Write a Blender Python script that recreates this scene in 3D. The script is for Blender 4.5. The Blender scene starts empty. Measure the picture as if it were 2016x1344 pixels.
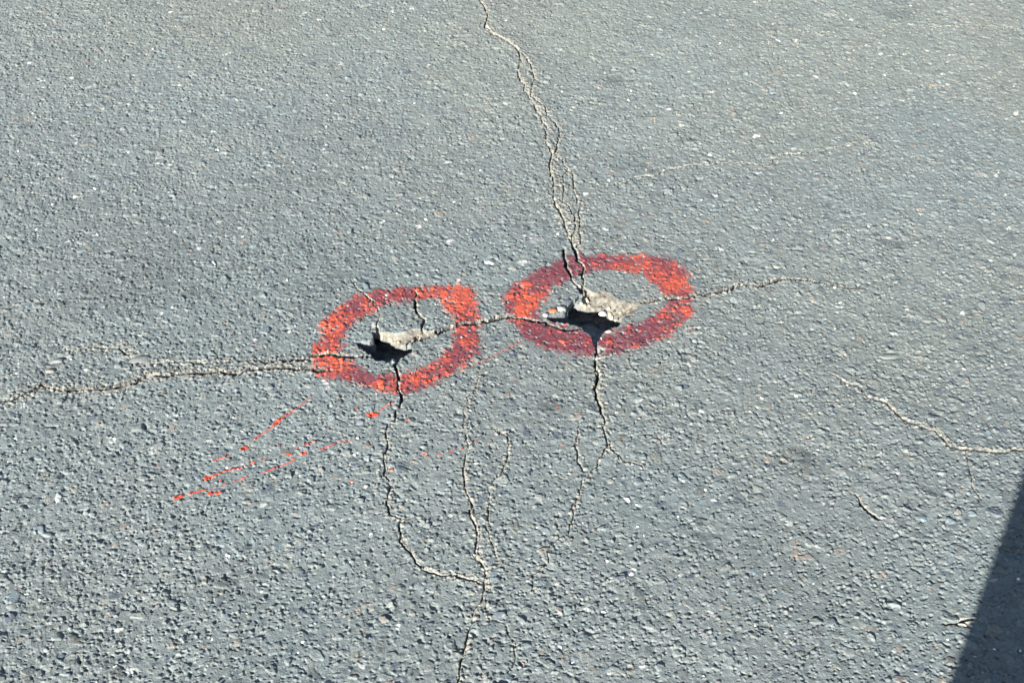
import bpy, bmesh, math, random
import numpy as np
from mathutils import Vector

# ------------------------------------------------------------------ camera, sky, sun, exposure
S = bpy.context.scene
CAM_H, PITCH, FOV = 1.25, math.radians(42), math.radians(50)
cam_d = bpy.data.cameras.new("camera"); cam = bpy.data.objects.new("camera", cam_d)
S.collection.objects.link(cam); S.camera = cam
cam.location = (0, 0, CAM_H); cam.rotation_euler = (math.pi/2 - PITCH, 0, 0)
cam_d.sensor_width = 36; cam_d.sensor_fit = 'HORIZONTAL'; cam_d.angle = FOV
cam_d.clip_start = 0.02; cam_d.clip_end = 500

SUN_EL, SUN_TRAVEL = math.radians(21), math.radians(31)   # light travels 31 deg right of straight ahead
w = bpy.data.worlds.new("World"); S.world = w; w.use_nodes = True
nt = w.node_tree; bg = nt.nodes['Background']
sky = nt.nodes.new('ShaderNodeTexSky'); sky.sky_type = 'NISHITA'; sky.sun_disc = False
sky.sun_elevation = SUN_EL
sky.sun_rotation = SUN_TRAVEL + math.pi
nt.links.new(sky.outputs[0], bg.inputs[0]); bg.inputs[1].default_value = 0.05
sl = bpy.data.lights.new("sun", 'SUN'); sl.energy = 5.0; sl.angle = math.radians(0.5); sl.color = (1.0, 0.965, 0.9)
sun = bpy.data.objects.new("sun", sl); S.collection.objects.link(sun)
ldir = Vector((math.sin(SUN_TRAVEL)*math.cos(SUN_EL), math.cos(SUN_TRAVEL)*math.cos(SUN_EL), -math.sin(SUN_EL)))
sun.rotation_euler = ldir.to_track_quat('-Z', 'Y').to_euler(); sun.location = (-2, -3, 4)
S.view_settings.view_transform = 'Standard'; S.view_settings.look = 'None'
S.view_settings.gamma = 1; S.view_settings.use_curve_mapping = False
S.view_settings.exposure = 1.6

rng = np.random.default_rng(7); random.seed(7)

# ------------------------------------------------------------------ helpers
def tag(o, label=None, cat=None, group=None, kind=None):
    if label: o['label'] = label
    if cat: o['category'] = cat
    if group: o['group'] = group
    if kind: o['kind'] = kind
    return o

F = 1008/math.tan(FOV/2)
def at(px, py, dz=0.0):
    """point of the road plane (dz metres below it) that the photo shows at px, py"""
    u, v = (px-1008)/F, (672-py)/F
    y = math.cos(PITCH)+math.sin(PITCH)*v; z = -math.sin(PITCH)+math.cos(PITCH)*v
    t = (CAM_H+dz)/-z
    return (u*t, y*t)
def pts(lst, dz=0.0): return np.array([at(*p, dz) if len(p) == 2 else at(p[0], p[1], p[2]) for p in lst])

def new_mat(name, attr=True, rough=0.8, spec=0.35, color=(.2,.2,.2), bump=0.0, bscale=900, cvar=0.12, coat=0.0):
    m = bpy.data.materials.new(name); m.use_nodes = True
    n = m.node_tree; b = n.nodes['Principled BSDF']; L = n.links
    b.inputs['Roughness'].default_value = rough
    b.inputs['Specular IOR Level'].default_value = spec
    b.inputs['Coat Weight'].default_value = coat; b.inputs['Coat Roughness'].default_value = 0.25
    tc = n.nodes.new('ShaderNodeNewGeometry')
    nz = n.nodes.new('ShaderNodeTexNoise'); nz.inputs['Scale'].default_value = bscale*0.6; nz.inputs['Detail'].default_value = 3
    L.new(tc.outputs['Position'], nz.inputs['Vector'])
    mr = n.nodes.new('ShaderNodeMapRange'); mr.inputs['From Min'].default_value = .3; mr.inputs['From Max'].default_value = .7
    mr.inputs['To Min'].default_value = 1-cvar; mr.inputs['To Max'].default_value = 1+cvar
    L.new(nz.outputs['Fac'], mr.inputs['Value'])
    mx = n.nodes.new('ShaderNodeVectorMath'); mx.operation = 'SCALE'
    if attr:
        a = n.nodes.new('ShaderNodeAttribute'); a.attribute_name = 'albedo'; L.new(a.outputs['Color'], mx.inputs[0])
    else:
        c = n.nodes.new('ShaderNodeRGB'); c.outputs[0].default_value = (*color, 1); L.new(c.outputs[0], mx.inputs[0])
    L.new(mr.outputs[0], mx.inputs['Scale']); L.new(mx.outputs[0], b.inputs['Base Color'])
    if bump:
        n2 = n.nodes.new('ShaderNodeTexNoise'); n2.inputs['Scale'].default_value = bscale; n2.inputs['Detail'].default_value = 4
        n2.inputs['Roughness'].default_value = .65
        L.new(tc.outputs['Position'], n2.inputs['Vector'])
        bp = n.nodes.new('ShaderNodeBump'); bp.inputs['Strength'].default_value = 1; bp.inputs['Distance'].default_value = bump
        L.new(n2.outputs['Fac'], bp.inputs['Height']); L.new(bp.outputs[0], b.inputs['Normal'])
    return m
M_ROAD = new_mat('asphalt', rough=.72, spec=.4, bump=.0013, bscale=420, cvar=.16)
M_CRACK = new_mat('crumbled_asphalt', rough=.95, spec=.15, bump=.0012, bscale=420, cvar=.22)
M_PAINT = new_mat('sprayed_paint', rough=.42, spec=.5, bump=.0005, bscale=420, cvar=.12)
M_BASE = new_mat('base_gravel', attr=False, color=(.36, .39, .40), rough=.95, spec=.1, bump=.003, bscale=150, cvar=.4)
M_SPLAT = new_mat('splattered_paint', attr=False, color=(.54,.072,.035), rough=.4, spec=.5, bump=.0002, cvar=.1)

# ------------------------------------------------------------------ the road as a height field
NX = 1800
ys = [0.58]
while ys[-1] < 2.98: ys.append(ys[-1] + 0.00092*((ys[-1]**2+1.56)/2.12)**0.85)
Y1 = np.array(ys); NY = len(Y1)
def wid(y): return 0.42*y+0.50
Sx = np.linspace(-1, 1, NX)
X = (wid(Y1)[:, None]*Sx[None, :]).astype(np.float32)
Y = np.repeat(Y1[:, None], NX, 1).astype(np.float32)

def vnoise(x, y, cell, seed):
    r = np.random.default_rng(seed); n = 512
    t = r.random((n, n)).astype(np.float32)
    fx, fy = x/cell+1000.3, y/cell+1000.7
    ix, iy = np.floor(fx).astype(np.int32), np.floor(fy).astype(np.int32)
    ax, ay = (fx-ix).astype(np.float32), (fy-iy).astype(np.float32)
    ax = ax*ax*(3-2*ax); ay = ay*ay*(3-2*ay)
    ix %= n; iy %= n; jx = (ix+1) % n; jy = (iy+1) % n
    return (t[iy, ix]*(1-ax)+t[iy, jx]*ax)*(1-ay)+(t[jy, ix]*(1-ax)+t[jy, jx]*ax)*ay - .5
def fbm(x, y, cell, seed, octs=3):
    s = 0; a = 1
    for k in range(octs): s = s+a*vnoise(x, y, cell/2**k, seed+k); a *= .55
    return s
def window(x0, x1, y0, y1):
    j0 = max(int(np.searchsorted(Y1, y0))-1, 0); j1 = min(int(np.searchsorted(Y1, y1))+1, NY)
    if j1-j0 < 2: return None
    wa, wb = wid(Y1[j0]), wid(Y1[j1-1])
    i0 = int((min(x0/wa, x0/wb)+1)/2*(NX-1)); i1 = int((max(x1/wa, x1/wb)+1)/2*(NX-1))+2
    i0 = max(i0, 0); i1 = min(i1, NX)
    if i1-i0 < 2: return None
    return slice(j0, j1), slice(i0, i1)

H = (0.0030*fbm(X, Y, .35, 11, 2) + 0.0011*fbm(X, Y, .03, 21, 3) + 0.0007*fbm(X, Y, .006, 31, 2)).astype(np.float32)
BASE = np.array([.163, .188, .186], np.float32)
big = 1 + .10*fbm(X, Y, .5, 41, 3) + .12*fbm(X, Y, .05, 45, 3)
C = BASE[None, None, :]*big[..., None]
hue = fbm(X, Y, .25, 51, 2)
C[..., 0] *= 1+.06*hue; C[..., 2] *= 1-.05*hue
del big, hue
BUMP = np.zeros_like(H)

def splat(n, rmin, rmax, power, hfac, pit, seed, cvar, flat=4):
    r = np.random.default_rng(seed)
    yy = r.uniform(.6, 2.95, n*2); keep = r.random(n*2) < wid(yy)/wid(2.95); yy = yy[keep]
    xx = r.uniform(-1, 1, len(yy))*wid(yy)
    dens = .5+.9*vnoise(xx, yy, .09, seed+5)+.5*vnoise(xx, yy, .02, seed+6)
    ok = r.random(len(yy)) < dens+.35; xx, yy = xx[ok], yy[ok]
    for x, y in zip(xx, yy):
        q = rmin+(rmax-rmin)*r.random()**power
        a = q*r.uniform(.9, 1.45); b = q*r.uniform(.55, 1.0); th = r.normal(0, .7)
        R = a*1.3
        wn = window(x-R, x+R, y-R, y+R)
        if wn is None: continue
        dx, dy = X[wn]-x, Y[wn]-y
        ct, st = math.cos(th), math.sin(th)
        u, v = (dx*ct+dy*st)/a, (-dx*st+dy*ct)/b
        ph = r.uniform(0, 6.28, 2)
        ang = np.arctan2(v, u)
        d = np.sqrt(u*u+v*v)*(1+.13*np.cos(3*ang+ph[0])+.08*np.cos(5*ang+ph[1]))
        if r.random() < pit:
            H[wn] -= (q*hfac*r.uniform(.6, 1.3)*np.clip(1-d*d, 0, 1)).astype(np.float32)
            continue
        hh = q*hfac*r.uniform(.45, 1.35)
        tx, ty = r.normal(0, .28, 2)
        prof = hh*np.clip(1-d**flat, 0, 1)**.5*(1+tx*u+ty*v)
        H[wn] += np.where(d < 1.3, -.12*hh*np.clip((1.3-d)/.3, 0, 1), 0)
        BUMP[wn] = np.maximum(BUMP[wn], prof)
        if cvar:
            k = r.random(); base = BASE*r.uniform(.60, 1.32)*(1+np.array([.05, 0, -.05])*r.normal())
            if k < .012: base = np.array([.62, .62, .58])*r.uniform(.7, 1.1)
            elif k < .05: base = np.array([.25, .22, .19])*r.uniform(.7, 1.1)
            elif k < .14: base = np.array([.085, .105, .13])
            elif k < .2: base = np.array([.24, .25, .24])
            mk = np.clip((1-d)*4, 0, 1)[..., None]*cvar
            C[wn] = C[wn]*(1-mk)+base*mk
splat(26000, .0025, .0080, 1.6, .07, .1, 104, .75, 10)
splat(105000, .0012, .0031, 1.6, .66, .42, 101, .55)
splat(13000, .0030, .0066, 2.2, .35, .35, 102, .75, 8)
splat(1100, .0065, .0110, 2.0, .16, .05, 103, .8, 10)
splat(26000, .0014, .0030, 1.5, 1.1, 1.0, 105, 0)

# brighter light painted into the far road colour, and a few dark oily spots
brightening = np.clip((Y-1.3)/1.6+.25*X+.5*fbm(X, Y, .35, 71, 3), 0, 1)[..., None]
C *= 1+brightening*np.array([.22, .17, .10])
for sx, sy, sr, sa in ((1760, 22, .05, .22), (1210, 158, .022, .3), (1245, 322, .03, .2), (1088, 797, .018, .35), (700, 260, .09, .10), (640, 560, .06, .14), (1575, 905, .022, .35), (470, 1150, .03, .2), (1540, 470, .05, .12), (1760, 480, .02, .3), (300, 560, .10, .12), (1400, 1100, .12, .08)):
    if True:
        F_ = 1008/math.tan(FOV/2); u_, v_ = (sx-1008)/F_, (672-sy)/F_
        t_ = CAM_H/(math.sin(PITCH)-math.cos(PITCH)*v_); cx_, cy_ = u_*t_, (math.cos(PITCH)+math.sin(PITCH)*v_)*t_
        wn = window(cx_-2*sr, cx_+2*sr, cy_-2*sr, cy_+2*sr); x_, y_ = X[wn], Y[wn]
        q_ = np.hypot((x_-cx_)/1.3, y_-cy_)/sr+.9*fbm(x_, y_, sr*.6, int(sx), 3)
        C[wn] *= (1-sa*np.clip(1.3-q_, 0, 1))[..., None]

# ------------------------------------------------------------------ cracks
def refine(P, levels, amp, r):
    P = [np.array(p) for p in P]
    for k in range(levels):
        Q = [P[0]]
        for a, b in zip(P[:-1], P[1:]):
            d = b-a; L = np.hypot(*d)
            if L > .004:
                nrm = np.array([-d[1], d[0]])/max(L, 1e-6)
                Q.append((a+b)/2+nrm*r.normal(0, amp)*min(L, .05))
            Q.append(b)
        P = Q
    return np.array(P)
def line_field(P, reach):
    """distance to a polyline and the side of it, inside one window"""
    x0, y0 = P.min(0)-reach; x1, y1 = P.max(0)+reach
    wn = window(x0, x1, y0, y1)
    if wn is None: return None
    j0, i0 = wn[0].start, wn[1].start
    D = np.full((wn[0].stop-j0, wn[1].stop-i0), 1.0, np.float32); SD = np.zeros_like(D); T = np.zeros_like(D)
    nseg = len(P)-1
    for k in range(nseg):
        a, b = P[k], P[k+1]; d = b-a; L2 = max(d@d, 1e-12)
        w2 = window(min(a[0], b[0])-reach, max(a[0], b[0])+reach, min(a[1], b[1])-reach, max(a[1], b[1])+reach)
        if w2 is None: continue
        ja, jb = max(w2[0].start, j0), min(w2[0].stop, wn[0].stop)
        ia, ib = max(w2[1].start, i0), min(w2[1].stop, wn[1].stop)
        if jb <= ja or ib <= ia: continue
        gx, gy = X[ja:jb, ia:ib]-a[0], Y[ja:jb, ia:ib]-a[1]
        t = np.clip((gx*d[0]+gy*d[1])/L2, 0, 1)
        ex, ey = gx-t*d[0], gy-t*d[1]
        dd = np.sqrt(ex*ex+ey*ey)
        sl_ = (slice(ja-j0, jb-j0), slice(ia-i0, ib-i0))
        m = dd < D[sl_]
        cr = (gx*d[1]-gy*d[0])/math.sqrt(L2)      # > 0 on the right of the travel direction
        D[sl_] = np.where(m, dd, D[sl_]); SD[sl_] = np.where(m, cr, SD[sl_]); T[sl_] = np.where(m, (k+t)/nseg, T[sl_])
    return wn, D, SD, T

OWNER = np.zeros((NY-1, NX-1), np.int32)
OBJ = []     # (name, label, category, group, material)
PALE = np.array([.295, .285, .245], np.float32)
NOPAINT = np.zeros((NY, NX), bool)
def own(wn, mask, info):
    OBJ.append(info); k = len(OBJ)
    m = mask[:-1, :-1] & mask[1:, :-1] & mask[:-1, 1:] & mask[1:, 1:]
    sub = OWNER[wn[0].start:wn[0].stop-1, wn[1].start:wn[1].stop-1]
    sub[m & (sub == 0)] = k
def crack(label, P, hw, depth, pale, side, seed, dk=.0002, crumbs=1.0, lip=0.0, palec=1.0, ragged=.075, levels=4, taper=(0, 0), name='crack', cat='crack'):
    """hw half width of the gap, pale width of the crumbled band (m); side +1: band to the right of travel"""
    r = np.random.default_rng(seed)
    Q = refine(pts(P), levels, ragged, r)
    reach = max(.012, pale*2.2, .09 if lip else 0)
    f = line_field(Q, reach)
    if f is None: return
    wn, D, SD, T = f
    x, y = X[wn], Y[wn]
    n1 = vnoise(x, y, .012, seed)+.6*vnoise(x, y, .004, seed+1)
    n2 = .7*fbm(x, y, .024, seed+2, 2)+.8*fbm(x, y, .006, seed+12, 2)
    env = np.ones_like(D)
    if taper[0]: env *= np.clip(T/taper[0], .15, 1)
    if taper[1]: env *= np.clip((1-T)/taper[1], .15, 1)
    sd = SD*side
    if lip: H[wn] += np.where(sd > 0, lip*np.exp(-D/.035), -lip*.25*np.exp(-D/.03))*np.clip(1-D/.09, 0, 1)*np.clip(T*6, 0, 1)*np.clip((1-T)*6, 0, 1)
    gw = hw*env*np.clip(1+1.3*n1, .2, 2.0)
    g = np.clip((gw+.0006-D)/.0010, 0, 1)
    pw = .8*pale*env*np.clip(.75+2.4*n2, .0, 2.6)
    band = np.clip((np.where(sd > 0, pw, pw*.22)+gw-D)/.0016, 0, 1)
    mott = np.clip(.68+1.9*vnoise(x, y, .0035, seed+9), .08, 1)
    BUMP[wn] *= 1-.25*band
    H[wn] += band*(.0016*vnoise(x, y, .0045, seed+7)+.0012*vnoise(x, y, .0022, seed+8))-band*.0004
    H[wn] -= depth*g*np.clip(1+1.2*n1, .35, 1.5)
    BUMP[wn] *= 1-g
    m3 = (band*mott*palec)[..., None]
    C[wn] = C[wn]*(1-m3)+PALE*m3
    g3 = np.clip((gw*(1 if dk < .001 else .8)+.0004+dk-D)/.0009, 0, 1)[..., None]
    C[wn] = C[wn]*(1-g3)+np.array([.05, .05, .05])*g3  # dark gap; beyond the groove its shade is painted into the colour
    cum = np.concatenate([[0], np.cumsum(np.hypot(*np.diff(Q, axis=0).T))])
    for t_ in r.uniform(0, cum[-1], int(cum[-1]/.0022*min(pale/.006, 1.6)*crumbs)):
        bx, by = np.interp(t_, cum, Q[:, 0]), np.interp(t_, cum, Q[:, 1])
        bx += r.normal(0, pale*.8)+.3*pale*(1 if abs(P[-1][1]-P[0][1]) > abs(P[-1][0]-P[0][0]) else 0); by += r.normal(0, pale*.8)
        q = r.uniform(.0011, .0027)
        w3 = window(bx-q*1.5, bx+q*1.5, by-q*1.5, by+q*1.5)
        if w3 is None: continue
        d_ = np.hypot((X[w3]-bx)*r.uniform(.6, 1), (Y[w3]-by))/q
        ok = OWNER[w3[0].start, w3[1].start] < 900
        pr = q*.75*np.clip(1-d_**3, 0, 1)**.5
        BUMP[w3] = np.maximum(BUMP[w3], pr*(r.random() < .8))
        mk = (np.clip((1.05-d_)*4, 0, 1)*r.uniform(.35, .95))[..., None]
        C[w3] = C[w3]*(1-mk)+PALE*r.uniform(.5, 1.1)*mk
    BUMP[wn] *= 1-g
    NOPAINT[wn] |= (g > .3) | (band*mott > .75)
    own(wn, (D < .0022+.0009*y) | (band > .35), (name, label, cat, 'cracks in the asphalt', M_CRACK))

MM = .001
crack('longest pale crack running from the top edge down to the right red ring',
      [(938,-40),(944,0),(960,30),(956,46),(980,72),(1017,96),(1025,116),(1021,149),(1031,177),(1053,213),(1077,249),(1075,277),(1087,305),(1083,333),(1091,361),(1093,402),(1111,442),(1122,470),(1130,490)],
      1.0*MM, 6*MM, 13*MM, -1, 1, palec=.9, lip=.003)
crack('short crumbling crack side branch looping right of the long crack near the top',
      [(1020,100),(1045,128),(1053,157),(1047,173),(1057,201),(1081,233),(1101,257),(1097,289),(1089,305)], .7*MM, 4*MM, 8*MM, -1, 2)
crack('thin pale crack branching right from the long crack above the right red ring',
      [(1093,309),(1113,329),(1127,341),(1129,369),(1143,402),(1141,438),(1143,478),(1133,488)], .6*MM, 3*MM, 6*MM, -1, 3)
crack('innermost thin crack between two longer cracks above the right red ring',
      [(1113,333),(1111,373),(1109,398),(1125,418),(1133,450),(1130,485)], .6*MM, 3*MM, 6*MM, -1, 4)
crack('left of the two dark cracks crossing the top of the right red ring',
      [(1111,488),(1115,514),(1121,537),(1127,553),(1133,560),(1147,576)], 2.2*MM, 9*MM, 3.5*MM, -1, 5)
crack('right of the two dark cracks crossing the top of the right red ring',
      [(1127,485),(1135,512),(1149,530),(1150,551),(1147,568)], 2.0*MM, 8*MM, 3.5*MM, -1, 6)
crack('pale edged crack running right from the right pothole through the red ring',
      [(1256,594),(1279,594),(1308,586),(1345,586),(1372,579),(1421,573),(1448,562),(1472,560),(1492,564),(1509,556),(1536,548),(1570,549),(1603,553),(1637,561),(1700,566)],
      1.7*MM, 7*MM, 5*MM, -1, 7, dk=.0018, lip=.0015, palec=.8, taper=(0, .3))
crack('dark wide crack joining the left pothole to the right red ring',
      [(840,664),(860,654),(887,645),(900,641),(914,637),(932,637),(948,631),(962,633),(985,626),(1003,624)], 2.8*MM, 13*MM, 5*MM, -1, 8, dk=.0022, lip=.0012)
crack('dark crack cutting through the lower left of the right red ring',
      [(1003,624),(1027,627),(1059,632),(1070,632),(1083,640),(1105,648),(1120,649),(1140,647)], 2.6*MM, 11*MM, 2.5*MM, -1, 9, dk=.002)
crack('long horizontal crack with raised upper lip running left from the left red ring',
      [(0,792),(40,780),(82,757),(127,767),(185,767),(223,763),(267,754),(298,740),(330,741),(360,735),(404,735),(431,730),(455,737),(493,728),(565,723),(603,727),(640,730)],
      2.0*MM, 7*MM, 13*MM, -1, 10, dk=.0024, lip=.0018, palec=.42, crumbs=1.7, taper=(.5, 0))
crack('broken flaky crack line above the long left crack, beside the large pale stones',
      [(140,690),(200,684),(240,690),(262,722),(300,718),(350,712),(410,716),(470,711)], .8*MM, 4*MM, 14*MM, -1, 11, palec=.55, crumbs=1.6, taper=(.3, .2))
crack('rough broken crack entering the left red ring from its left side',
      [(470,712),(500,709),(520,714),(560,712),(600,708),(622,701),(640,698),(658,698),(680,702),(705,703),(738,704)], 2.2*MM, 10*MM, 5*MM, -1, 12, dk=.002, palec=.6, taper=(.3, 0))
crack('dark crack climbing from the left pothole to the top of the left red ring',
      [(836,656),(832,641),(825,621),(817,606),(818,596),(820,580),(816,566)], 1.8*MM, 9*MM, 3.5*MM, 1, 13, taper=(0, .3))
crack('thin pale crack from the left pothole up across the ring to its upper left',
      [(742,653),(745,631),(745,612),(737,603),(726,589),(710,574),(700,566),(692,550)], .9*MM, 4*MM, 3.5*MM, 1, 14, taper=(0, .2))
crack('crack leaving the bottom of the left pothole across the red ring',
      [(790,700),(784,710),(777,722),(785,744),(782,765),(790,781),(786,800),(779,818),(775,832)], 1.6*MM, 8*MM, 4*MM, -1, 15, taper=(0, .2))
crack('long pale crack below the left red ring curving right at its bottom',
      [(764,838),(759,852),(761,864),(755,906),(756,935),(769,960),(761,986),(765,1009),(790,1023),(786,1044),(794,1074),(813,1095),(830,1120),(868,1132),(910,1137),(944,1147)],
      .75*MM, 5*MM, 6*MM, -1, 16)
crack('long vertical crack reaching the bottom edge of the photo between both rings',
      [(958,738),(942,747),(933,772),(919,784),(919,822),(915,845),(921,888),(916,906),(914,939),(918,969),(931,998),(935,1032),(937,1074),(948,1107),(955,1137),(950,1179),(931,1208),(922,1242),(914,1275),(906,1309),(901,1344),(896,1385)],
      .8*MM, 5*MM, 6.5*MM, -1, 17, taper=(.5, 0), lip=.002)
crack('faint short pale crack curving right from the long vertical crack near the bottom',
      [(956,1180),(958,1205),(964,1221),(994,1225),(1010,1262),(1000,1320)], .4*MM, 1.5*MM, 2.5*MM, -1, 18, palec=.45, crumbs=.5)
crack('thin pale crack just right of the long vertical crack in the lower middle',
      [(969,843),(998,860),(1000,893),(985,935),(960,960),(962,1015),(966,1065),(977,1099)], .4*MM, 2*MM, 5*MM, -1, 19, palec=.85)
crack('wide dark crack running down from the right pothole below the red ring',
      [(1176,690),(1172,704),(1171,719),(1177,743),(1171,765),(1174,782),(1184,800),(1191,830),(1197,872)], 2.3*MM, 12*MM, 12*MM, -1, 20, taper=(0, .8), lip=.002)
crack('pale crack turning down left below the wide dark crack of the right pothole',
      [(1197,872),(1182,897),(1162,931),(1140,965),(1128,990),(1128,1019),(1120,1049),(1082,1074),(1080,1107),(1048,1130),(1046,1165)], .5*MM, 3*MM, 5*MM, -1, 21, taper=(0, .6), palec=.9)
crack('faint short crack branching down right under the right pothole crack',
      [(1200,872),(1224,902),(1262,914),(1268,922)], .7*MM, 3*MM, 4*MM, -1, 22, palec=.6)
crack('faint short vertical crack left of the right pothole crack in the lower middle',
      [(1141,835),(1134,864),(1136,906),(1147,923)], .6*MM, 3*MM, 3*MM, -1, 23, palec=.8)
crack('diagonal crack with pale upper edge at the right side of the photo',
      [(1629,734),(1663,753),(1696,764),(1711,783),(1737,790),(1789,831),(1841,850),(1867,879),(1901,885),(1938,889),(2016,888),(2070,886)], 1.1*MM, 4.5*MM, 5.5*MM, -1, 24, dk=.0006, taper=(.3, 0), lip=.002)
crack('hairline crack heading down right beside the shadow at the right edge',
      [(1901,890),(1905,915),(1912,946),(1927,987)], .5*MM, 2.5*MM, 3*MM, -1, 25, palec=.7)
crack('faint hairline crack with pale dusting above and right of the right red ring',
      [(1200,362),(1253,348),(1321,332),(1423,322),(1516,324),(1536,304),(1585,300),(1625,296),(1674,283),(1726,283)], .8*MM, 3*MM, 3.5*MM, -1, 26, palec=.75)
crack('tiny faint crack leaving the right side of the long top crack',
      [(1129,352),(1169,361),(1209,365)], .5*MM, 2*MM, 4*MM, -1, 27, palec=.7)
crack('faint straight pale hairline crack near the top edge at the right',
      [(1504,65),(1560,62),(1605,64),(1645,63)], .5*MM, 2*MM, 4*MM, -1, 28, palec=.8)
crack('faint pale hairline crack in the top right corner',
      [(1742,47),(1775,47),(1828,53),(1890,49),(1949,51),(2006,57)], .6*MM, 2*MM, 4*MM, -1, 29, palec=.8)
crack('short dark gouge in the asphalt left of the shadow edge',
      [(1684,973),(1696,996),(1716,1012),(1733,1022)], 1.8*MM, 5*MM, 3*MM, -1, 30, name='gouge', cat='gouge')
crack('short flat gouge right beside the shadow edge at the lower right',
      [(1858,1226),(1887,1226),(1897,1219),(1922,1218)], 1.4*MM, 4*MM, 3*MM, 1, 31, name='gouge', cat='gouge')

# ------------------------------------------------------------------ potholes
def poly_field(P, wn):
    x, y = X[wn], Y[wn]; D = np.full(x.shape, 1.0, np.float32); ins = np.zeros(x.shape, bool)
    n = len(P)
    for k in range(n):
        a, b = P[k], P[(k+1) % n]; d = b-a; L2 = max(d@d, 1e-12)
        t = np.clip(((x-a[0])*d[0]+(y-a[1])*d[1])/L2, 0, 1)
        D = np.minimum(D, np.hypot(x-a[0]-t*d[0], y-a[1]-t*d[1]))
        if a[1] != b[1]:
            c = (y > min(a[1], b[1])) & (y <= max(a[1], b[1]))
            ins ^= c & (x < a[0]+(y-a[1])/(b[1]-a[1])*d[0])
    return np.where(ins, D, -D)
def jag(P, seed, amp=.05, levels=3):
    P = np.vstack([P, P[:1]]); return refine(P, levels, amp, np.random.default_rng(seed))[:-1]
CUT = np.zeros((NY, NX), bool); HOLES = []
def pothole(label, dark, pale, seed, shelf=.011):
    A = jag(pts(dark), seed); B = jag(pts(pale), seed+1)
    allp = np.vstack([A, B]); lo, hi = allp.min(0)-.03, allp.max(0)+.03
    wn = window(lo[0], hi[0], lo[1], hi[1]); x, y = X[wn], Y[wn]
    a = poly_field(A, wn)+.0011*fbm(x, y, .006, seed+3, 2); b = poly_field(B, wn)+.0018*fbm(x, y, .009, seed+4, 2)
    inb = (b > 0) & (a <= 0); ina = a > 0
    t = np.clip(b/(np.maximum(b, 0)+np.maximum(-a, 0)+1e-5), 0, 1)
    rough = .0028*fbm(x, y, .016, seed+5, 3)+.0006*vnoise(x, y, .003, seed+8)
    Hn = np.where(inb, -.0015-shelf*t**.8+rough*np.clip(b/.004, 0, 1), 0)
    wall = np.clip(a/.0035, 0, 1); nearb = np.clip((b+.016)/.006, 0, 1)
    Hn = np.where(ina, (-.002-.020*wall)*(1-nearb)+nearb*(-shelf-.0035)+.003*vnoise(x, y, .006, seed+7), Hn)
    m = inb | ina
    H[wn] = np.where(m, Hn, H[wn]); BUMP[wn] = np.where(m, 0, BUMP[wn])
    mott = np.clip(.8+1.0*vnoise(x, y, .005, seed+9)+.5*vnoise(x, y, .002, seed+10), .25, 1.1)[..., None]
    c1 = np.array([.235, .218, .182])*(.35+.65*mott); c2 = np.array([.13, .14, .145])*(.6+.6*mott)
    C[wn] = np.where(inb[..., None], c1, np.where(ina[..., None], c2, C[wn]))
    NOPAINT[wn] |= m
    OWNER[wn[0].start:wn[0].stop-1, wn[1].start:wn[1].stop-1][(m[:-1, :-1] & m[1:, 1:])] = 0
    rr = np.random.default_rng(seed+50)
    for _ in range(420):            # grit lying on the shelf
        bx, by = rr.uniform(lo[0], hi[0]), rr.uniform(lo[1], hi[1]); q = rr.uniform(.0012, .0034)
        w3 = window(bx-q*1.4, bx+q*1.4, by-q*1.4, by+q*1.4)
        jj, ii = w3[0].start+(w3[0].stop-w3[0].start)//2, w3[1].start+(w3[1].stop-w3[1].start)//2
        if not inb[jj-wn[0].start, ii-wn[1].start]: continue
        low_ = H[jj, ii] < -.006
        if not low_ and rr.random() < .55: continue
        d_ = np.hypot(X[w3]-bx, (Y[w3]-by)*rr.uniform(.8, 1.5))/q
        BUMP[w3] = np.maximum(BUMP[w3], q*.8*np.clip(1-d_**3, 0, 1)**.5)
        mk = (np.clip((1.05-d_)*4, 0, 1)*.85)[..., None]
        C[w3] = C[w3]*(1-mk)+np.array([.30, .27, .21])*rr.choice([.35, .7, 1.0, 1.5])*mk
    CUT[wn] |= a > np.where(b > -.014, .0008, .004)
    HOLES.append((label, allp.mean(0), hi-lo, seed))
    own(wn, m, ('pothole', label, 'pothole', 'potholes inside the red rings', M_CRACK))
dz = .011
pothole('smaller dark pothole with a pale rear wall inside the left red ring',
  [(700,673),(728,674),(735,666),(733,653),(741,654),(746,663,dz),(753,668,dz),(767,672,dz),(780,681,dz),(813,684,dz),(812,692),(794,705),(764,713),(738,709),(731,702),(716,691)],
  [(741,642),(747,652),(768,656),(792,655),(812,648),(836,652),(848,652),(856,651),(850,659),(836,669),(816,683,dz),(800,684,dz),(780,682,dz),(760,672,dz),(748,668,dz),(741,656)], 200)
pothole('larger star shaped dark pothole with a sandy shelf inside the right red ring',
  [(1076,623),(1099,616),(1111,612),(1122,598),(1140,580),(1151,576),(1154,582,dz),(1147,592,dz),(1131,603,dz),(1140,608,dz),(1165,611,dz),(1179,610,dz),(1190,614,dz),(1197,624,dz),(1211,628,dz),(1224,632,dz),(1220,639),(1201,646),(1186,655),(1177,673),(1175,682),(1178,692),(1179,701),(1172,695),(1168,676),(1165,660),(1147,646),(1136,639),(1108,635),(1085,632)],
  [(1149,566),(1172,575),(1193,571),(1206,581),(1215,592),(1233,591),(1260,592),(1262,601),(1251,612),(1242,623),(1224,633,dz),(1211,634),(1190,630),(1165,620),(1140,615),(1131,606,dz),(1147,594),(1150,577)], 300)

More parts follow.
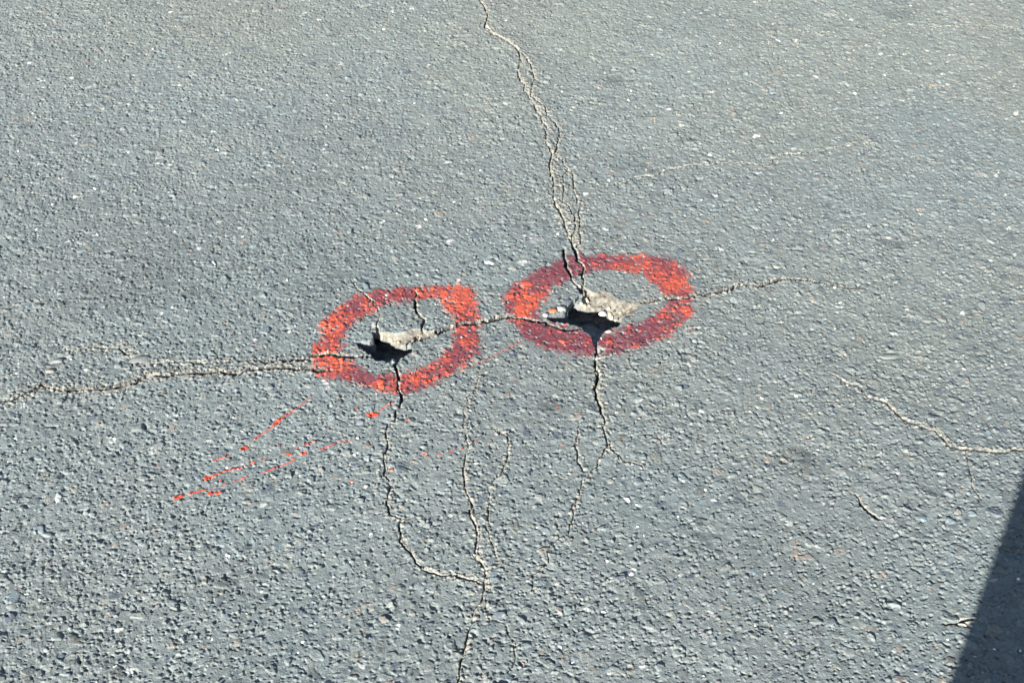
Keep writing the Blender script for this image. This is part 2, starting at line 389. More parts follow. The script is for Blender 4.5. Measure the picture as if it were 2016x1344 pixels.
# the larger stones set in the road, and the bed each one sits in
SET_STONES = [
 ('long smooth grey stone broken across its middle, right of the rings', 1757, 700, 56, 13, 3, (.17,.19,.175), 21, .45, .05),
 ('large smooth pale oval stone on the raised lip at the far left', 272, 708, 48, 15, 12, (.16,.17,.165), 22, .6, .08),
 ('rounded grey stone above the raised lip at the far left', 113, 710, 34, 15, 15, (.16,.17,.165), 23, .6, .2),
 ('brownish stone left of the raised lip at the far left', 98, 731, 26, 13, 10, (.17,.16,.145), 24, .6, .25),
 ('flat pale stone embedded high at the left of the photo', 145, 385, 26, 9, 10, (.38,.37,.34), 25, .3, .2),
 ('bulging grey stone above the gap between the two rings', 966, 515, 27, 13, 0, (.24,.25,.25), 26, .75, .15),
 ('blue grey oval stone at the right, above the long broken stone', 1806, 629, 14, 13, -20, (.12,.16,.19), 27, .3, .1),
 ('dark slate stone at the right edge side above the right ring level', 1876, 580, 12, 10, -10, (.12,.15,.18), 28, .3, .1),
 ('round dark blue stone beside the lower end of the long vertical crack', 928, 973, 14, 11, 0, (.07,.10,.13), 29, .35, .1),
 ('round stone left of the vertical crack above the bottom junction', 921, 1073, 20, 14, 20, (.15,.18,.18), 30, .35, .15),
 ('flat dark stone in the lower middle right of the vertical crack', 1061, 1020, 17, 12, 0, (.12,.15,.16), 31, .3, .15),
 ('grey egg shaped stone below the left ring beside the pale crack', 710, 831, 20, 14, -10, (.17,.18,.21), 32, .4, .1),
 ('blue grey stone touching the crack just below the left ring', 779, 801, 15, 13, 40, (.16,.18,.19), 33, .35, .15),
 ('grey stone in the crack bend below the left ring', 771, 949, 13, 13, -30, (.15,.17,.18), 34, .35, .15),
 ('dark angular stone in the lower right quarter near the gouge', 1744, 987, 14, 14, 10, (.11,.14,.15), 35, .45, .25),
 ('flat light chip on the asphalt in the lower right quarter', 1243, 1127, 17, 13, 25, (.40,.42,.42), 36, .35, .3),
 ('small pale triangular chip near the bottom right of the middle', 1104, 1272, 15, 12, 0, (.36,.38,.38), 37, .35, .35),
 ('reddish brown stone near the bottom edge right of the long crack', 1030, 1305, 16, 10, -20, (.32,.19,.13), 38, .45, .3),
 ('white quartz stone near the bottom right of the middle', 1189, 1203, 12, 9, 0, (.7,.68,.58), 39, .45, .3),
 ('small white quartz stone close to the bottom edge of the middle', 1130, 1302, 12, 7, 0, (.72,.7,.64), 40, .45, .25),
 ('dark pointed stone in the bottom left corner area', 121, 1288, 15, 13, 25, (.09,.13,.14), 41, .45, .25),
 ('dark green grey stone above the pointed stone at the lower left', 158, 1243, 16, 15, 20, (.10,.14,.14), 42, .45, .2),
 ('small white stone in the lower left quarter of the asphalt', 253, 1187, 8, 8, 0, (.58,.58,.5), 43, .5, .2),
 ('rusty stone near the left part of the bottom edge', 459, 1274, 12, 8, 0, (.36,.2,.13), 44, .45, .3),
 ('white crystalline chip in the lower left corner area', 52, 1166, 14, 8, 0, (.66,.66,.6), 45, .5, .4),
 ('smooth grey stone at the left below the raised lip', 235, 1051, 16, 11, 10, (.13,.16,.18), 46, .4, .2),
 ('pale sandy stone above the right end of the right crack', 1530, 523, 19, 10, -25, (.27,.29,.25), 47, .3, .15),
 ('flat tan patch stone above the crack right of the right ring', 1478, 515, 38, 12, -12, (.30,.26,.22), 48, .15, .3),
 ('white sliver stone above the right ring to its right', 1421, 489, 14, 5, 0, (.7,.7,.6), 49, .5, .2),
 ('round white pebble far right of the right ring', 1711, 445, 8, 7, 0, (.75,.75,.7), 50, .6, .1),
 ('grey dome stone right of the bottom of the right ring', 1368, 668, 15, 13, 0, (.22,.235,.24), 51, .4, .12),
 ('pale broken stone with a dark rear edge near the lower right gouge', 1897, 1228, 22, 9, 0, (.32,.29,.22), 52, .4, .4),
 ('grey pitted knob of asphalt at the lower left of the bottom junction', 738, 1198, 26, 17, 0, (.26,.25,.21), 53, .4, .45),
 ('white speck stone inside the dark shadow at the lower right', 2008, 1279, 8, 7, 0, (.8,.82,.75), 54, .6, .3),
]
for a_ in SET_STONES:
    x_, y_ = at(a_[1], a_[2]); k_ = math.hypot(y_, CAM_H)/F
    rx_ = a_[3]/2*k_; ry_ = a_[4]/2*k_/math.sin(math.atan2(CAM_H, y_)); th_ = math.radians(a_[5])
    wn = window(x_-rx_*1.6, x_+rx_*1.6, y_-rx_*1.6, y_+rx_*1.6); dx_, dy_ = X[wn]-x_, Y[wn]-y_
    d_ = np.hypot((dx_*math.cos(th_)+dy_*math.sin(th_))/rx_, (-dx_*math.sin(th_)+dy_*math.cos(th_))/ry_)
    m_ = np.clip((1.3-d_)/.2, 0, 1); BUMP[wn] *= 1-m_; H[wn] -= .0008*m_

# finish the heights: fade to the flat surroundings
edge = np.minimum(np.minimum((Y-Y1[0]), (Y1[-1]-Y)), (1-np.abs(X)/wid(Y))*wid(Y))
Z = (H+BUMP)*np.clip(edge/.03, 0, 1)
C = np.clip(C, .01, .9).astype(np.float32)

def grid_object(name, fmask, Zs, Cs, mat, extra=None):
    jj, ii = np.nonzero(fmask)
    q = np.stack([jj*NX+ii, jj*NX+ii+1, (jj+1)*NX+ii+1, (jj+1)*NX+ii], 1)
    used, inv = np.unique(q, return_inverse=True); q = inv.reshape(-1, 4)
    co = np.stack([X.ravel()[used], Y.ravel()[used], Zs.ravel()[used]], 1)
    col = np.ones((len(used), 4), np.float32)
    if Cs is not None: col[:, :3] = Cs.reshape(-1, 3)[used]
    if extra is not None:
        ev, ef, ec = extra; q = np.vstack([q, np.array(ef)+len(co)]); co = np.vstack([co, ev]); col = np.vstack([col, np.array([[*ec, 1]]*len(ev), np.float32)])
    me = bpy.data.meshes.new(name); n = len(q)
    me.vertices.add(len(co)); me.vertices.foreach_set('co', co.astype(np.float32).ravel())
    me.loops.add(n*4); me.loops.foreach_set('vertex_index', q.astype(np.int32).ravel())
    me.polygons.add(n); me.polygons.foreach_set('loop_start', np.arange(0, n*4, 4, dtype=np.int32))
    me.polygons.foreach_set('loop_total', np.full(n, 4, np.int32))
    me.update(calc_edges=True)
    if Cs is not None:
        at_ = me.color_attributes.new('albedo', 'FLOAT_COLOR', 'POINT'); at_.data.foreach_set('color', col.ravel())
    me.materials.append(mat)
    o = bpy.data.objects.new(name, me); S.collection.objects.link(o); return o

# surroundings of the detailed patch, out to the horizon, in the same mesh
y0, y1 = Y1[0], Y1[-1]; a, b = wid(y0), wid(y1); B_ = 60
ev = [(-a, y0, 0), (a, y0, 0), (b, y1, 0), (-b, y1, 0), (-B_, -B_, 0), (B_, -B_, 0), (B_, B_, 0), (-B_, B_, 0)]
ef = [(4, 5, 1, 0), (5, 6, 2, 1), (6, 7, 3, 2), (7, 4, 0, 3)]
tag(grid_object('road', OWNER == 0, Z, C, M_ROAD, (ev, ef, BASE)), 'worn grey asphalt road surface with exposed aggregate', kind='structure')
cutf = CUT[:-1, :-1] & CUT[1:, 1:] & CUT[1:, :-1] & CUT[:-1, 1:]
for k, (nm, lab, cat, grp, mt) in enumerate(OBJ, 1):
    fm = (OWNER == k) & ~cutf
    if fm.any():
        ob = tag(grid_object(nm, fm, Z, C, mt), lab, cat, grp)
        for (hl, c, sz, sd) in HOLES:
            if hl == lab:       # the washed out hollow under the slab: walls and floor of bare base gravel
                n = 120; gx, gy = np.meshgrid(np.linspace(-.27, .27, n), np.linspace(-.18, .36, n))
                r2 = np.maximum(np.abs(gx)/.27, np.abs(gy-.09)/.27)
                gz = -.058+.014*fbm(gx+c[0], gy+c[1], .05, sd+40, 4)+.006*vnoise(gx, gy, .008, sd+41)
                gz = np.where(r2 > .9, gz+(-.012-gz)*np.clip((r2-.9)/.1, 0, 1), gz)
                vs = np.stack([gx.ravel()+c[0], gy.ravel()+c[1], gz.ravel()], 1)
                fs = [(j*n+i, j*n+i+1, (j+1)*n+i+1, (j+1)*n+i) for j in range(n-1) for i in range(n-1)]
                me = bpy.data.meshes.new('hollow_floor'); me.from_pydata(vs.tolist(), [], fs)
                me.materials.append(M_BASE); oo = bpy.data.objects.new('hollow_floor', me); S.collection.objects.link(oo); oo.parent = ob

# ------------------------------------------------------------------ sprayed rings: a thin skin of paint on the road
SKIN = .0003
def paint_ring(label, outer, inner, seed, boosts, thin=0.0):
    Po, Pi = jag(pts(outer), seed, .05, 2), jag(pts(inner), seed+1, .05, 2)
    lo, hi = Po.min(0)-.02, Po.max(0)+.02
    wn = window(lo[0], hi[0], lo[1], hi[1]); x, y = X[wn], Y[wn]
    d = np.minimum(poly_field(Po, wn), -poly_field(Pi, wn))
    d += .006*fbm(x, y, .020, seed+2, 3)
    grain = vnoise(x, y, .0024, seed+4)+.8*vnoise(x, y, .0055, seed+5)
    hb = np.clip(BUMP[wn]/.0016, 0, 1)
    edge_ = np.clip(d/.019+.34, 0, 1)
    low = np.clip((-.0006-(H[wn]-.0030*fbm(x, y, .35, 11, 2)))/.0012, 0, 1)
    cov = edge_*1.25+.95*grain-.27+.25*hb-.75*low
    cov = np.clip(cov, 0, 1)*(edge_ > 0)
    dens = .12-thin+.8*fbm(x, y, .03, seed+6, 3)+.75*grain+.5*hb
    for bx, by, rr, am in boosts:
        c = at(bx, by); dens += am*np.exp(-(((x-c[0])**2+(y-c[1])**2)/rr**2))
    dens = np.clip(dens, 0, 1)[..., None]
    red = np.array([.155, .034, .045])*(1-dens)+np.array([.57, .088, .034])*dens  # uneven paint, plus sunlit grains and a shaded slope painted into the colour
    cv = np.clip(cov*1.15, 0, .95)[..., None]
    Cp = C.copy() if False else None
    Cs = np.zeros((NY, NX, 3), np.float32); Cs[wn] = C[wn]*(1-cv)+red*cv
    m = np.zeros((NY, NX), bool); m[wn] = (cov > .05) & ~NOPAINT[wn]
    # flecks of overspray
    fm = m[:-1, :-1] & m[1:, :-1] & m[:-1, 1:] & m[1:, 1:]
    return tag(grid_object('painted_ring', fm, Z+SKIN, Cs, M_PAINT), label, 'paint marking', 'sprayed rings on the asphalt')
RL_O = [(615,725),(611,688),(630,637),(656,613),(678,591),(694,577),(726,577),(758,567),(796,560),(828,563),(889,559),(924,560),(937,573),(945,610),(949,631),(951,648),(948,690),(924,717),(897,736),(863,757),(828,773),(790,781),(747,776),(715,762),(689,754),(640,748),(622,740)]
RL_I = [(678,701),(678,674),(694,642),(721,626),(747,610),(774,599),(801,599),(828,594),(855,591),(873,602),(881,618),(897,634),(892,653),(887,674),(873,696),(849,712),(822,725),(790,733),(758,739),(726,728),(710,720),(689,709)]
RR_O = [(989,585),(1003,558),(1040,542),(1075,520),(1110,504),(1147,500),(1201,498),(1255,499),(1308,502),(1322,506),(1338,518),(1356,531),(1362,558),(1365,579),(1368,601),(1372,614),(1362,630),(1340,647),(1319,662),(1281,681),(1228,697),(1182,704),(1134,700),(1075,689),(1027,665),(1009,644),(997,625),(989,601)]
RR_I = [(1062,617),(1067,595),(1089,585),(1091,566),(1110,560),(1131,550),(1153,539),(1188,535),(1228,534),(1255,539),(1281,555),(1297,574),(1314,582),(1308,601),(1292,614),(1268,627),(1241,638),(1209,649),(1190,655),(1165,652),(1153,650),(1131,641),(1102,637),(1078,628)]
paint_ring('bright orange red sprayed ring, the smaller one on the left', RL_O, RL_I, 400,
   [(900,590,.045,.55),(640,650,.04,.35),(640,720,.035,.5),(850,745,.03,.3),(920,700,.03,-.1),(780,765,.03,-.25),(780,575,.04,-.15)])
paint_ring('dark red and orange sprayed ring, the larger one on the right', RR_O, RR_I, 500,
   [(1335,560,.035,.55),(1020,600,.045,.35),(1040,560,.04,.1),(1100,525,.06,-.3),(1060,670,.06,-.2),(1230,675,.06,-.3),(1350,635,.03,.3),(1120,690,.05,-.2),(1300,640,.03,-.1)], thin=.14)

# ------------------------------------------------------------------ splashes of paint
def zlook(x, y):
    x = np.asarray(x, float); y = np.asarray(y, float)
    j = np.clip(np.searchsorted(Y1, y)-1, 1, NY-3); fy = np.clip((y-Y1[j])/(Y1[j+1]-Y1[j]), 0, 1)
    f = (x/wid(y)+1)/2*(NX-1); i = np.clip(np.floor(f).astype(int), 1, NX-3); fx = np.clip(f-i, 0, 1)
    return (Z[j, i]*(1-fx)+Z[j, i+1]*fx)*(1-fy)+(Z[j+1, i]*(1-fx)+Z[j+1, i+1]*fx)*fy
def overlay_line(P, w0, seed, broken=0.0):
    """a ribbon of paint laid over the grains of the road, rounded at its ends"""
    r = np.random.default_rng(seed); Q = refine(pts(P), 3, .045, r)
    seg = np.hypot(*np.diff(Q, axis=0).T); cum = np.concatenate([[0], np.cumsum(seg)]); L = cum[-1]
    w0 = np.array(w0, float); n = max(int(L/.0007), 8)
    t = np.linspace(0, 1, n); cx = np.interp(t*L, cum, Q[:, 0]); cy = np.interp(t*L, cum, Q[:, 1])
    ends = np.array([w0[0], w0[-1]])
    W = np.interp(t, np.linspace(0, 1, len(w0)), w0)*(1+.55*vnoise(cx, cy, .006, seed)+.3*vnoise(cx, cy, .0025, seed+3))*.72
    dx, dy = np.gradient(cx), np.gradient(cy); dl = np.hypot(dx, dy)+1e-9; dx /= dl; dy /= dl
    # rounded caps
    k = 7; ca = np.cos(np.linspace(np.pi/2, .12, k)); sa = np.sin(np.linspace(.12, np.pi/2, k))
    h0 = np.linspace(1, .15, k); 
    cap0x, cap0y, cw0 = cx[0]-dx[0]*W[0]*h0, cy[0]-dy[0]*W[0]*h0, W[0]*np.sqrt(np.maximum(1-h0**2, .01))
    cap1x, cap1y, cw1 = cx[-1]+dx[-1]*W[-1]*h0[::-1], cy[-1]+dy[-1]*W[-1]*h0[::-1], W[-1]*np.sqrt(np.maximum(1-h0[::-1]**2, .01))
    on = np.ones(n, bool)
    if broken: on = vnoise(cx, cy, .006, seed+1) > broken*1.08-.5
    cx = np.concatenate([cap0x, cx, cap1x]); cy = np.concatenate([cap0y, cy, cap1y]); W = np.concatenate([cw0, W, cw1])
    dx = np.concatenate([np.full(k, dx[0]), dx, np.full(k, dx[-1])]); dy = np.concatenate([np.full(k, dy[0]), dy, np.full(k, dy[-1])])
    on = np.concatenate([np.full(k, on[0]), on, np.full(k, on[-1])])
    m = 7; s_ = np.linspace(-1, 1, m)
    xs = cx[:, None]-dy[:, None]*W[:, None]*s_; ysn = cy[:, None]+dx[:, None]*W[:, None]*s_
    zs = zlook(xs, ysn)+.0003+.0005*(1-s_**2)
    vs = np.stack([xs.ravel(), ysn.ravel(), zs.ravel()], 1); fs = []
    for a_ in range(len(cx)-1):
        if on[a_] and on[a_+1]:
            for b_ in range(m-1): fs.append((a_*m+b_, (a_+1)*m+b_, (a_+1)*m+b_+1, a_*m+b_+1))
    return vs, fs
def splat_obj(name, label, parts, group):
    V, Fc = [], []
    for vs, fs in parts:
        o_ = len(V); V += vs.tolist(); Fc += [tuple(i_+o_ for i_ in f_) for f_ in fs]
    used = sorted({i_ for f_ in Fc for i_ in f_}); mp = {u: k for k, u in enumerate(used)}
    me = bpy.data.meshes.new(name); me.from_pydata([V[u] for u in used], [], [tuple(mp[i_] for i_ in f_) for f_ in Fc])
    me.materials.append(M_SPLAT)
    for p in me.polygons: p.use_smooth = True
    o = bpy.data.objects.new(name, me); S.collection.objects.link(o); tag(o, label, 'paint splash', group)
def dot(px, py, rx, seed, ry=None):
    c = at(px, py); k = math.hypot(c[1], CAM_H)/F
    return overlay_line([(px-rx*.4, py+rx*.1), (px+rx*.4, py-rx*.1)], [rx*k*.62, rx*k*.75, rx*k*.6], seed)
GS = 'red paint splashes beside the left ring'
mm = MM
splat_obj('paint_drip', 'long thin red drip with a spindle shaped blob, nearest the left ring', [overlay_line([(612,783),(580,805),(560,818),(548,828)], [.8*mm,1.2*mm,1.5*mm,5*mm], 1), overlay_line([(551,825),(541,834)], [5*mm,3.6*mm], 2), overlay_line([(542,833),(520,850),(503,863)], [2.2*mm,1.1*mm,2.2*mm], 3)], GS)
splat_obj('paint_drip', 'round red drop trailing a thin broken line to its lower left', [dot(480,881,11,4), overlay_line([(475,884),(462,892),(440,900),(412,908)], [2*mm,1.2*mm,1.*mm,2*mm], 5, .42)], GS)
splat_obj('paint_drip', 'long straight thin red drip with a hooked left end', [overlay_line([(404,943),(420,936),(450,925),(490,912),(524,901)], [3.2*mm,1.7*mm,1.5*mm,1.5*mm,1.*mm], 6, .2), overlay_line([(404,936),(405,944)], [2.5*mm,2.5*mm], 7)], GS)
splat_obj('paint_drip', 'lowest red drip ending in an orange blob at its left tip', [overlay_line([(344,980),(356,975)], [3*mm,6*mm], 8), overlay_line([(354,977),(382,968),(420,958),(460,945),(500,936)], [2.4*mm,2*mm,1.2*mm,1.8*mm,1.4*mm], 9, .33)], GS)
splat_obj('paint_drip', 'thin red dash above the lowest drip', [overlay_line([(520,928),(545,918),(580,904)], [2*mm,1.5*mm,1.2*mm], 10, .1)], GS)
splat_obj('paint_spot', 'left one of two neighbouring orange spots beside the lowest drip', [dot(416,969,10,11)], GS)
splat_obj('paint_spot', 'right one of two neighbouring orange spots beside the lowest drip', [dot(431,969,8,12)], GS)
splat_obj('paint_spot', 'large bright red spot just below the left ring', [dot(735,817,12,13), overlay_line([(722,816),(735,817)], [2*mm,4*mm], 14)], GS)
splat_obj('paint_spot', 'orange spot at the right end of the lower thin dashes', [dot(597,892,8,15)], GS)
splat_obj('paint_spot', 'small orange spot left of the brighter spot among the dashes', [dot(571,894,6,16)], GS)
splat_obj('paint_spot', 'small dark red spot above the thin dashes', [dot(605,875,6,17), overlay_line([(608,873),(622,869)], [1.2*mm, 1*mm], 18)], GS)
splat_obj('paint_drip', 'faint thin red trail reaching toward the ring below its left half', [overlay_line([(629,885),(652,876),(690,866)], [1.6*mm,.9*mm,.7*mm], 19)], GS)
splat_obj('paint_drip', 'faint thin red trail between the ring and the large bright red spot', [overlay_line([(744,812),(757,802),(775,794)], [1*mm,1.3*mm,.9*mm], 20, .3)], GS)
splat_obj('paint_drip', 'thin red thread between the two rings just below the crack', [overlay_line([(1028,672),(1012,679),(992,689),(968,703),(945,712),(925,722)], [.7*mm,.7*mm,.45*mm,.4*mm,.35*mm,.3*mm], 21)], GS)
for k, (px, py, r) in enumerate([(836,895,4.5),(866,896,4),(888,890,4),(771,926,5),(692,948,4),(803,828,3.5),(702,805,4),(910,885,3.5),(938,869,3),(650,843,2.5),(576,902,3),(562,892,3),(548,876,3),(586,880,3.5),(434,944,3),(970,862,2.5),(1002,776,3),(1014,745,2.5),(1098,800,3),(1105,875,3)]):
    splat_obj('paint_spot', 'tiny speck of red paint on the grey asphalt around the rings', [dot(px, py, r, 60+k)], 'tiny specks of red paint')

# ------------------------------------------------------------------ single stones
def ground_z(x, y):
    j = int(np.clip(np.searchsorted(Y1, y), 0, NY-1)); i = int(np.clip((x/wid(y)+1)/2*(NX-1), 0, NX-1))
    return float(Z[j, i])
STONE_M = {}
def stone_mat(c):
    k = tuple(c)
    if k not in STONE_M: STONE_M[k] = new_mat('stone', attr=False, color=c, rough=.55, spec=.45, bump=.0006, bscale=500, cvar=.18)
    return STONE_M[k]
def stone(label, px, py, wpx, hpx, rot, color, seed, rise=.35, angular=.12, group='single stones', name='pebble', zabs=None, cat='stone'):
    """wpx, hpx: size in photo pixels; rise: how far it stands out, as a share of its half height"""
    x, y = at(px, py, 0 if zabs is None else -zabs); k = math.hypot(y, CAM_H)/F
    rx = wpx/2*k; ry = hpx/2*k/math.sin(math.atan2(CAM_H, y)) ; rz = min(rx, ry)*.75
    bm = bmesh.new(); bmesh.ops.create_icosphere(bm, subdivisions=4, radius=1)
    r = random.Random(seed)
    planes = [(Vector((r.gauss(0, 1), r.gauss(0, 1), r.gauss(0, .7))).normalized(), r.uniform(1-angular*2.2, 1.0-angular*.3)) for _ in range(9)]
    ph = [r.uniform(0, 6) for _ in range(4)]
    for v in bm.verts:
        p = v.co.normalized()
        for n, d in planes:
            t = p.dot(n)
            if t > d: p = p-n*(t-d)*.85
        s = 1+.05*math.sin(4*p.x+ph[0])*math.cos(3*p.y+ph[1])+.03*math.sin(9*p.y+ph[2])*math.sin(8*p.z+ph[3])
        v.co = Vector((p.x*rx*s, p.y*ry*s, p.z*rz*s))
    me = bpy.data.meshes.new(name); bm.to_mesh(me); bm.free()
    for p in me.polygons: p.use_smooth = True
    me.materials.append(stone_mat(color))
    o = bpy.data.objects.new(name, me); S.collection.objects.link(o)
    z = ground_z(x, y) if zabs is None else zabs
    o.location = (x, y, z-rz*(1-rise)); o.rotation_euler = (r.uniform(-.12, .12), r.uniform(-.12, .12), math.radians(rot))
    return tag(o, label, cat, group)
G1, G2, WH, TN, DK, BR = (.19,.215,.225), (.24,.25,.24), (.62,.6,.55), (.34,.27,.2), (.09,.12,.14), (.3,.2,.15)
HG = 'loose stones in and around the potholes'
stone('rounded pale grey pebble on the left lip of the right pothole', 1105, 607, 22, 12, 5, (.30,.31,.29), 1, .6, .12, HG)
stone('small white pebble at the far left tip of the right pothole', 1074, 620, 12, 8, 0, (.5,.5,.45), 2, .8, .2, HG)
stone('rust orange paint stained stone on the left lip of the right pothole', 1089, 611, 18, 13, 20, (.45,.12,.05), 3, .6, .25, HG)
stone('smooth white pebble standing over the dark of the right pothole', 1186, 617, 15, 10, -10, (.6,.6,.55), 4, .9, .15, HG, zabs=-.012)
stone('rough tan stone on the shelf edge right of the white pebble', 1203, 620, 19, 16, 10, (.42,.37,.27), 5, .8, .4, HG, zabs=-.011)
stone('bright white chip just above the rough tan stone on the shelf', 1199, 607, 8, 6, 0, (.75,.72,.62), 6, .8, .3, HG, zabs=-.008)
stone('yellowish stone chip in the upper corner of the sandy shelf', 1155, 590, 8, 11, 20, (.62,.52,.34), 7, .8, .3, HG, zabs=-.007)
stone('small cream pebble on the left of the sandy shelf', 1148, 597, 9, 7, 0, (.6,.53,.38), 8, .8, .3, HG, zabs=-.008)
stone('tiny cream pebble at the left tip of the sandy shelf', 1140, 600, 7, 5, 0, (.55,.5,.38), 18, .8, .3, HG, zabs=-.009)
stone('dark pitted tan stone near the right end of the sandy shelf', 1236, 613, 14, 10, 0, (.35,.25,.17), 9, .5, .4, HG, zabs=-.005)
stone('long pale stone on the lower right lip of the right pothole', 1198, 650, 19, 9, 28, (.38,.37,.35), 10, .7, .3, HG)
stone('upright pale stone at the lower right lip of the right pothole', 1184, 664, 8, 14, -10, (.42,.40,.36), 11, .7, .3, HG)
stone('tiny white grain at the right tip of the right pothole', 1211, 631, 6, 4, 0, (.65,.64,.6), 12, .8, .3, HG, zabs=-.006)
stone('triangular grey asphalt chunk at the bottom lip of the left pothole', 773, 712, 20, 15, 15, (.2,.215,.22), 13, .5, .5, HG, 'asphalt_chunk', cat='asphalt chunk')
stone('small dark brown stone on the pale wall of the left pothole', 815, 666, 7, 9, 10, (.07,.05,.04), 14, .4, .4, HG, zabs=-.004)
stone('glossy cream stone in the broken crack at the left side of the left ring', 648, 693, 12, 9, 0, (.62,.42,.25), 15, .8, .4, HG)
ES = 'larger stones set in the asphalt'
for a_ in SET_STONES: stone(*a_, ES)
WC = 'tiny white stone chips scattered over the asphalt'
r_ = random.Random(5)
for k in range(70):
    px, py = r_.uniform(10, 2006), r_.uniform(10, 1334)
    s = 4.0+3*r_.random()
    stone('tiny white stone chip set in the grey asphalt', px, py, s*1.3, s*.8, r_.uniform(-40, 40), (.72,.72,.66), 900+k, .55, .25, WC, 'stone_chip', cat='stone chip')

GR = 'loose grey crumbs around the potholes'
for k, (px, py) in enumerate([(690,590),(712,598),(760,590),(858,600),(872,655),(905,662),(960,618),(978,640),(1010,612),(1090,575),(1098,590),(1115,566),(1160,556),(1185,700),(1190,716),(1168,735),(1188,742),(1184,762),(800,712),(815,700),(520,700),(560,700),(450,728),(330,728),(305,748),(1300,578),(1390,570),(1470,552),(770,1000),(940,1160),(935,1230),(912,1290)]):
    stone('small loose crumb of broken grey asphalt beside a pothole or crack', px+r_.uniform(-5, 5), py+r_.uniform(-3, 3), r_.uniform(5, 10), r_.uniform(4, 7), r_.uniform(-60, 60), (.26,.255,.225) if k % 2 else (.19,.20,.20), 1300+k, .85, .35, GR, 'asphalt_crumb', cat='asphalt crumb')

# ------------------------------------------------------------------ the photographer, whose shadow falls on the road
def skin_body(name, chains, mat, sub=2):
    verts, edges, rad, idx = [], [], [], {}
    for ch in chains:
        prev = None
        for p, r in ch:
            key = tuple(round(c, 4) for c in p)
            if key not in idx: idx[key] = len(verts); verts.append(p); rad.append(r)
            if prev is not None: edges.append((prev, idx[key]))
            prev = idx[key]
    me = bpy.data.meshes.new(name); me.from_pydata(verts, edges, []); me.materials.append(mat)
    o = bpy.data.objects.new(name, me); S.collection.objects.link(o)
    md = o.modifiers.new('Skin', 'SKIN'); md.use_smooth_shade = True
    for v, r in zip(me.skin_vertices[0].data, rad):
        v.radius = r if isinstance(r, tuple) else (r, r)
    me.skin_vertices[0].data[0].use_root = True
    sb = o.modifiers.new('Subdivision', 'SUBSURF'); sb.levels = sub; sb.render_levels = sub
    return o
PX, PY = 0.189, -0.30
M_CLOTH = new_mat('dark_wool', attr=False, color=(.03,.035,.05), rough=.95, spec=.2, bump=.0005, bscale=600)
M_SKIN = new_mat('skin', attr=False, color=(.55,.33,.24), rough=.55, spec=.4)
M_HAIR = new_mat('hair', attr=False, color=(.04,.025,.015), rough=.6, spec=.4)
M_TROU = new_mat('dark_denim', attr=False, color=(.025,.035,.07), rough=.9, spec=.2)
def P_(x, y, z): return (PX+x, PY+y, z)
def hand(sx, palm, fwd):
    out = []
    px, py, pz = palm
    for k, L in enumerate((.07, .08, .075, .06)):
        o = (k-1.5)*.019
        out.append([(palm, .024), ((px, py+.03, pz+o), .010), ((px-sx*.012, py+.03+L*.4, pz+o*1.15), .0085), ((px-sx*.035, py+.02+L*.55, pz+o*1.15), .0075)])
    out.append([(palm, .024), ((px, py-.005, pz+.035), .011), ((px-sx*.022, py-.002, pz+.055), .009)])
    return out
LP, RP = (-.055, -.045, 1.245), (.085, -.045, 1.245)
chains = [[(P_(0,0,.95), (.15,.11)), (P_(0,0,1.10), (.135,.10)), (P_(0,.01,1.28), (.16,.11)), (P_(0,0,1.44), (.13,.085)), (P_(0,.01,1.53), .055), (P_(0,.05,1.60), .07), (P_(0,.06,1.70), (.078,.09)), (P_(0,.05,1.77), .055)]]
for sx, palm in ((-1, LP), (1, RP)):
    chains.append([(P_(0,0,1.44), (.13,.085)), (P_(sx*.17,0,1.42), .058), (P_(sx*.19,.03,1.16), .042), ((palm[0]+sx*.02, palm[1]-.06, palm[2]-.03), .028), (palm, .024)])
    chains += hand(sx, palm, 1)
    chains.append([(P_(0,0,.95), (.15,.11)), (P_(sx*.095,0,.86), .092), (P_(sx*.10,.01,.50), .06), (P_(sx*.10,-.02,.10), .042), (P_(sx*.105,.08,.045), .04), (P_(sx*.11,.17,.035), .032)])
body = skin_body('body', chains, M_SKIN)
person = bpy.data.objects.new('person', None); S.collection.objects.link(person); person.location = (PX, PY, 0)
tag(person, 'person in a long dark coat whose shadow falls on the lower right corner', 'person')
def child(o, par=person):
    o.parent = par; o.matrix_parent_inverse = par.matrix_basis.inverted() if par.location.length == 0 else __import__('mathutils').Matrix.Translation(-Vector(par.location)); return o
child(body)
def lathe(name, rings, mat, seg=40, wob=.006, seed=1):
    bm = bmesh.new(); r = random.Random(seed); L = []
    for (cx, cy, z, rx, ry) in rings:
        L.append([bm.verts.new(P_(cx+rx*math.cos(t)*(1+wob*math.sin(7*t+z*9)), cy+ry*math.sin(t)*(1+wob*math.sin(6*t+z*7)), z)) for t in [2*math.pi*k/seg for k in range(seg)]])
    for a, b in zip(L[:-1], L[1:]):
        for k in range(seg): bm.faces.new((a[k], a[(k+1) % seg], b[(k+1) % seg], b[k]))
    me = bpy.data.meshes.new(name); bm.to_mesh(me); bm.free(); me.materials.append(mat)
    for p in me.polygons: p.use_smooth = True
    o = bpy.data.objects.new(name, me); S.collection.objects.link(o)
    sm = o.modifiers.new('Solidify', 'SOLIDIFY'); sm.thickness = .006
    return o
child(lathe('coat', [(0,0,.30,.245,.20),(0,0,.42,.240,.19),(0,0,.52,.240,.185),(0,0,.65,.234,.18),(0,0,.80,.230,.175),(0,0,.95,.205,.16),(0,0,1.08,.19,.15),(0,.005,1.25,.205,.15),(0,.005,1.36,.20,.14),(0,0,1.44,.16,.11),(0,.005,1.50,.085,.08),(0,.01,1.545,.075,.075)], M_CLOTH, wob=.02))
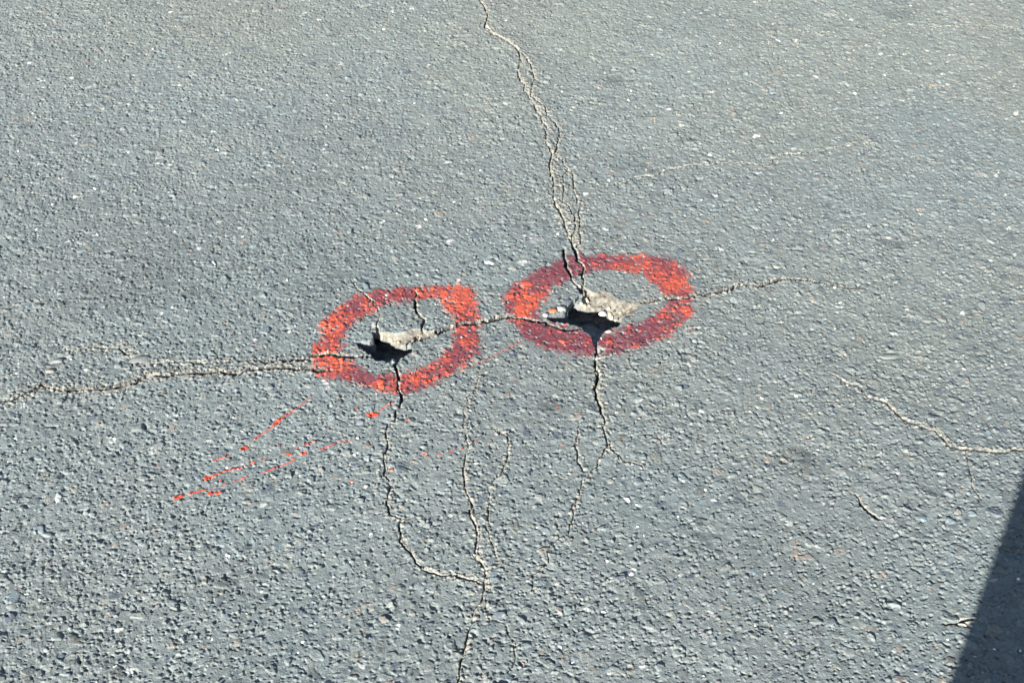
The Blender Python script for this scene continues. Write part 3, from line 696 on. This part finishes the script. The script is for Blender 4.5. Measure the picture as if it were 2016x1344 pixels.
for sx in (-1, 1):
    child(lathe('trouser_leg', [(sx*.105,-.015,.07,.075,.08),(sx*.10,-.01,.28,.078,.085),(sx*.10,.01,.5,.088,.095),(sx*.095,0,.75,.10,.11)], M_TROU))
    child(skin_body('sleeve', [[(P_(sx*.15,0,1.42), .075), (P_(sx*.185,.0,1.36), .07), (P_(sx*.19,.03,1.16), .058), (((LP, RP)[sx > 0][0]+sx*.035, -.14, 1.20), .042)]], M_CLOTH))
    child(skin_body('shoe', [[(P_(sx*.105,-.05,.05), .045), (P_(sx*.108,.06,.045), .05), (P_(sx*.112,.19,.04), .04)]], M_TROU))
child(skin_body('hair', [[(P_(0,.01,1.62), .06), (P_(0,.015,1.70), .088), (P_(0,.03,1.775), .072), (P_(0,.09,1.795), .045)]], M_HAIR))
for sx in (-1, 1):
    e = skin_body('eye', [[(P_(sx*.032,.138,1.705), .011), (P_(sx*.032,.141,1.705), .011)]], new_mat('eye', attr=False, color=(.5,.5,.5), rough=.2)); child(e)
    child(skin_body('ear', [[(P_(sx*.078,.04,1.68), .012), (P_(sx*.082,.035,1.715), .014)]], M_SKIN))
child(skin_body('nose', [[(P_(0,.145,1.70), .010), (P_(0,.168,1.672), .013)]], M_SKIN))
child(skin_body('mouth', [[(P_(-.02,.138,1.645), .006), (P_(0,.146,1.645), .008), (P_(.02,.138,1.645), .006)]], new_mat('lips', attr=False, color=(.45,.18,.15))))
ph = bmesh.new(); bmesh.ops.create_cube(ph, size=1); bmesh.ops.scale(ph, vec=(.125, .011, .064), verts=ph.verts)
bmesh.ops.bevel(ph, geom=ph.edges[:], offset=.003, segments=3, affect='EDGES')
me = bpy.data.meshes.new('phone'); ph.to_mesh(me); ph.free(); me.materials.append(new_mat('phone_case', attr=False, color=(.02,.02,.02), rough=.4))
o = bpy.data.objects.new('phone', me); S.collection.objects.link(o); o.location = (.015, -.022, 1.25); o.rotation_euler = (-PITCH, 0, 0)
tag(o, 'black phone held level in both hands, taking the photo', 'phone')
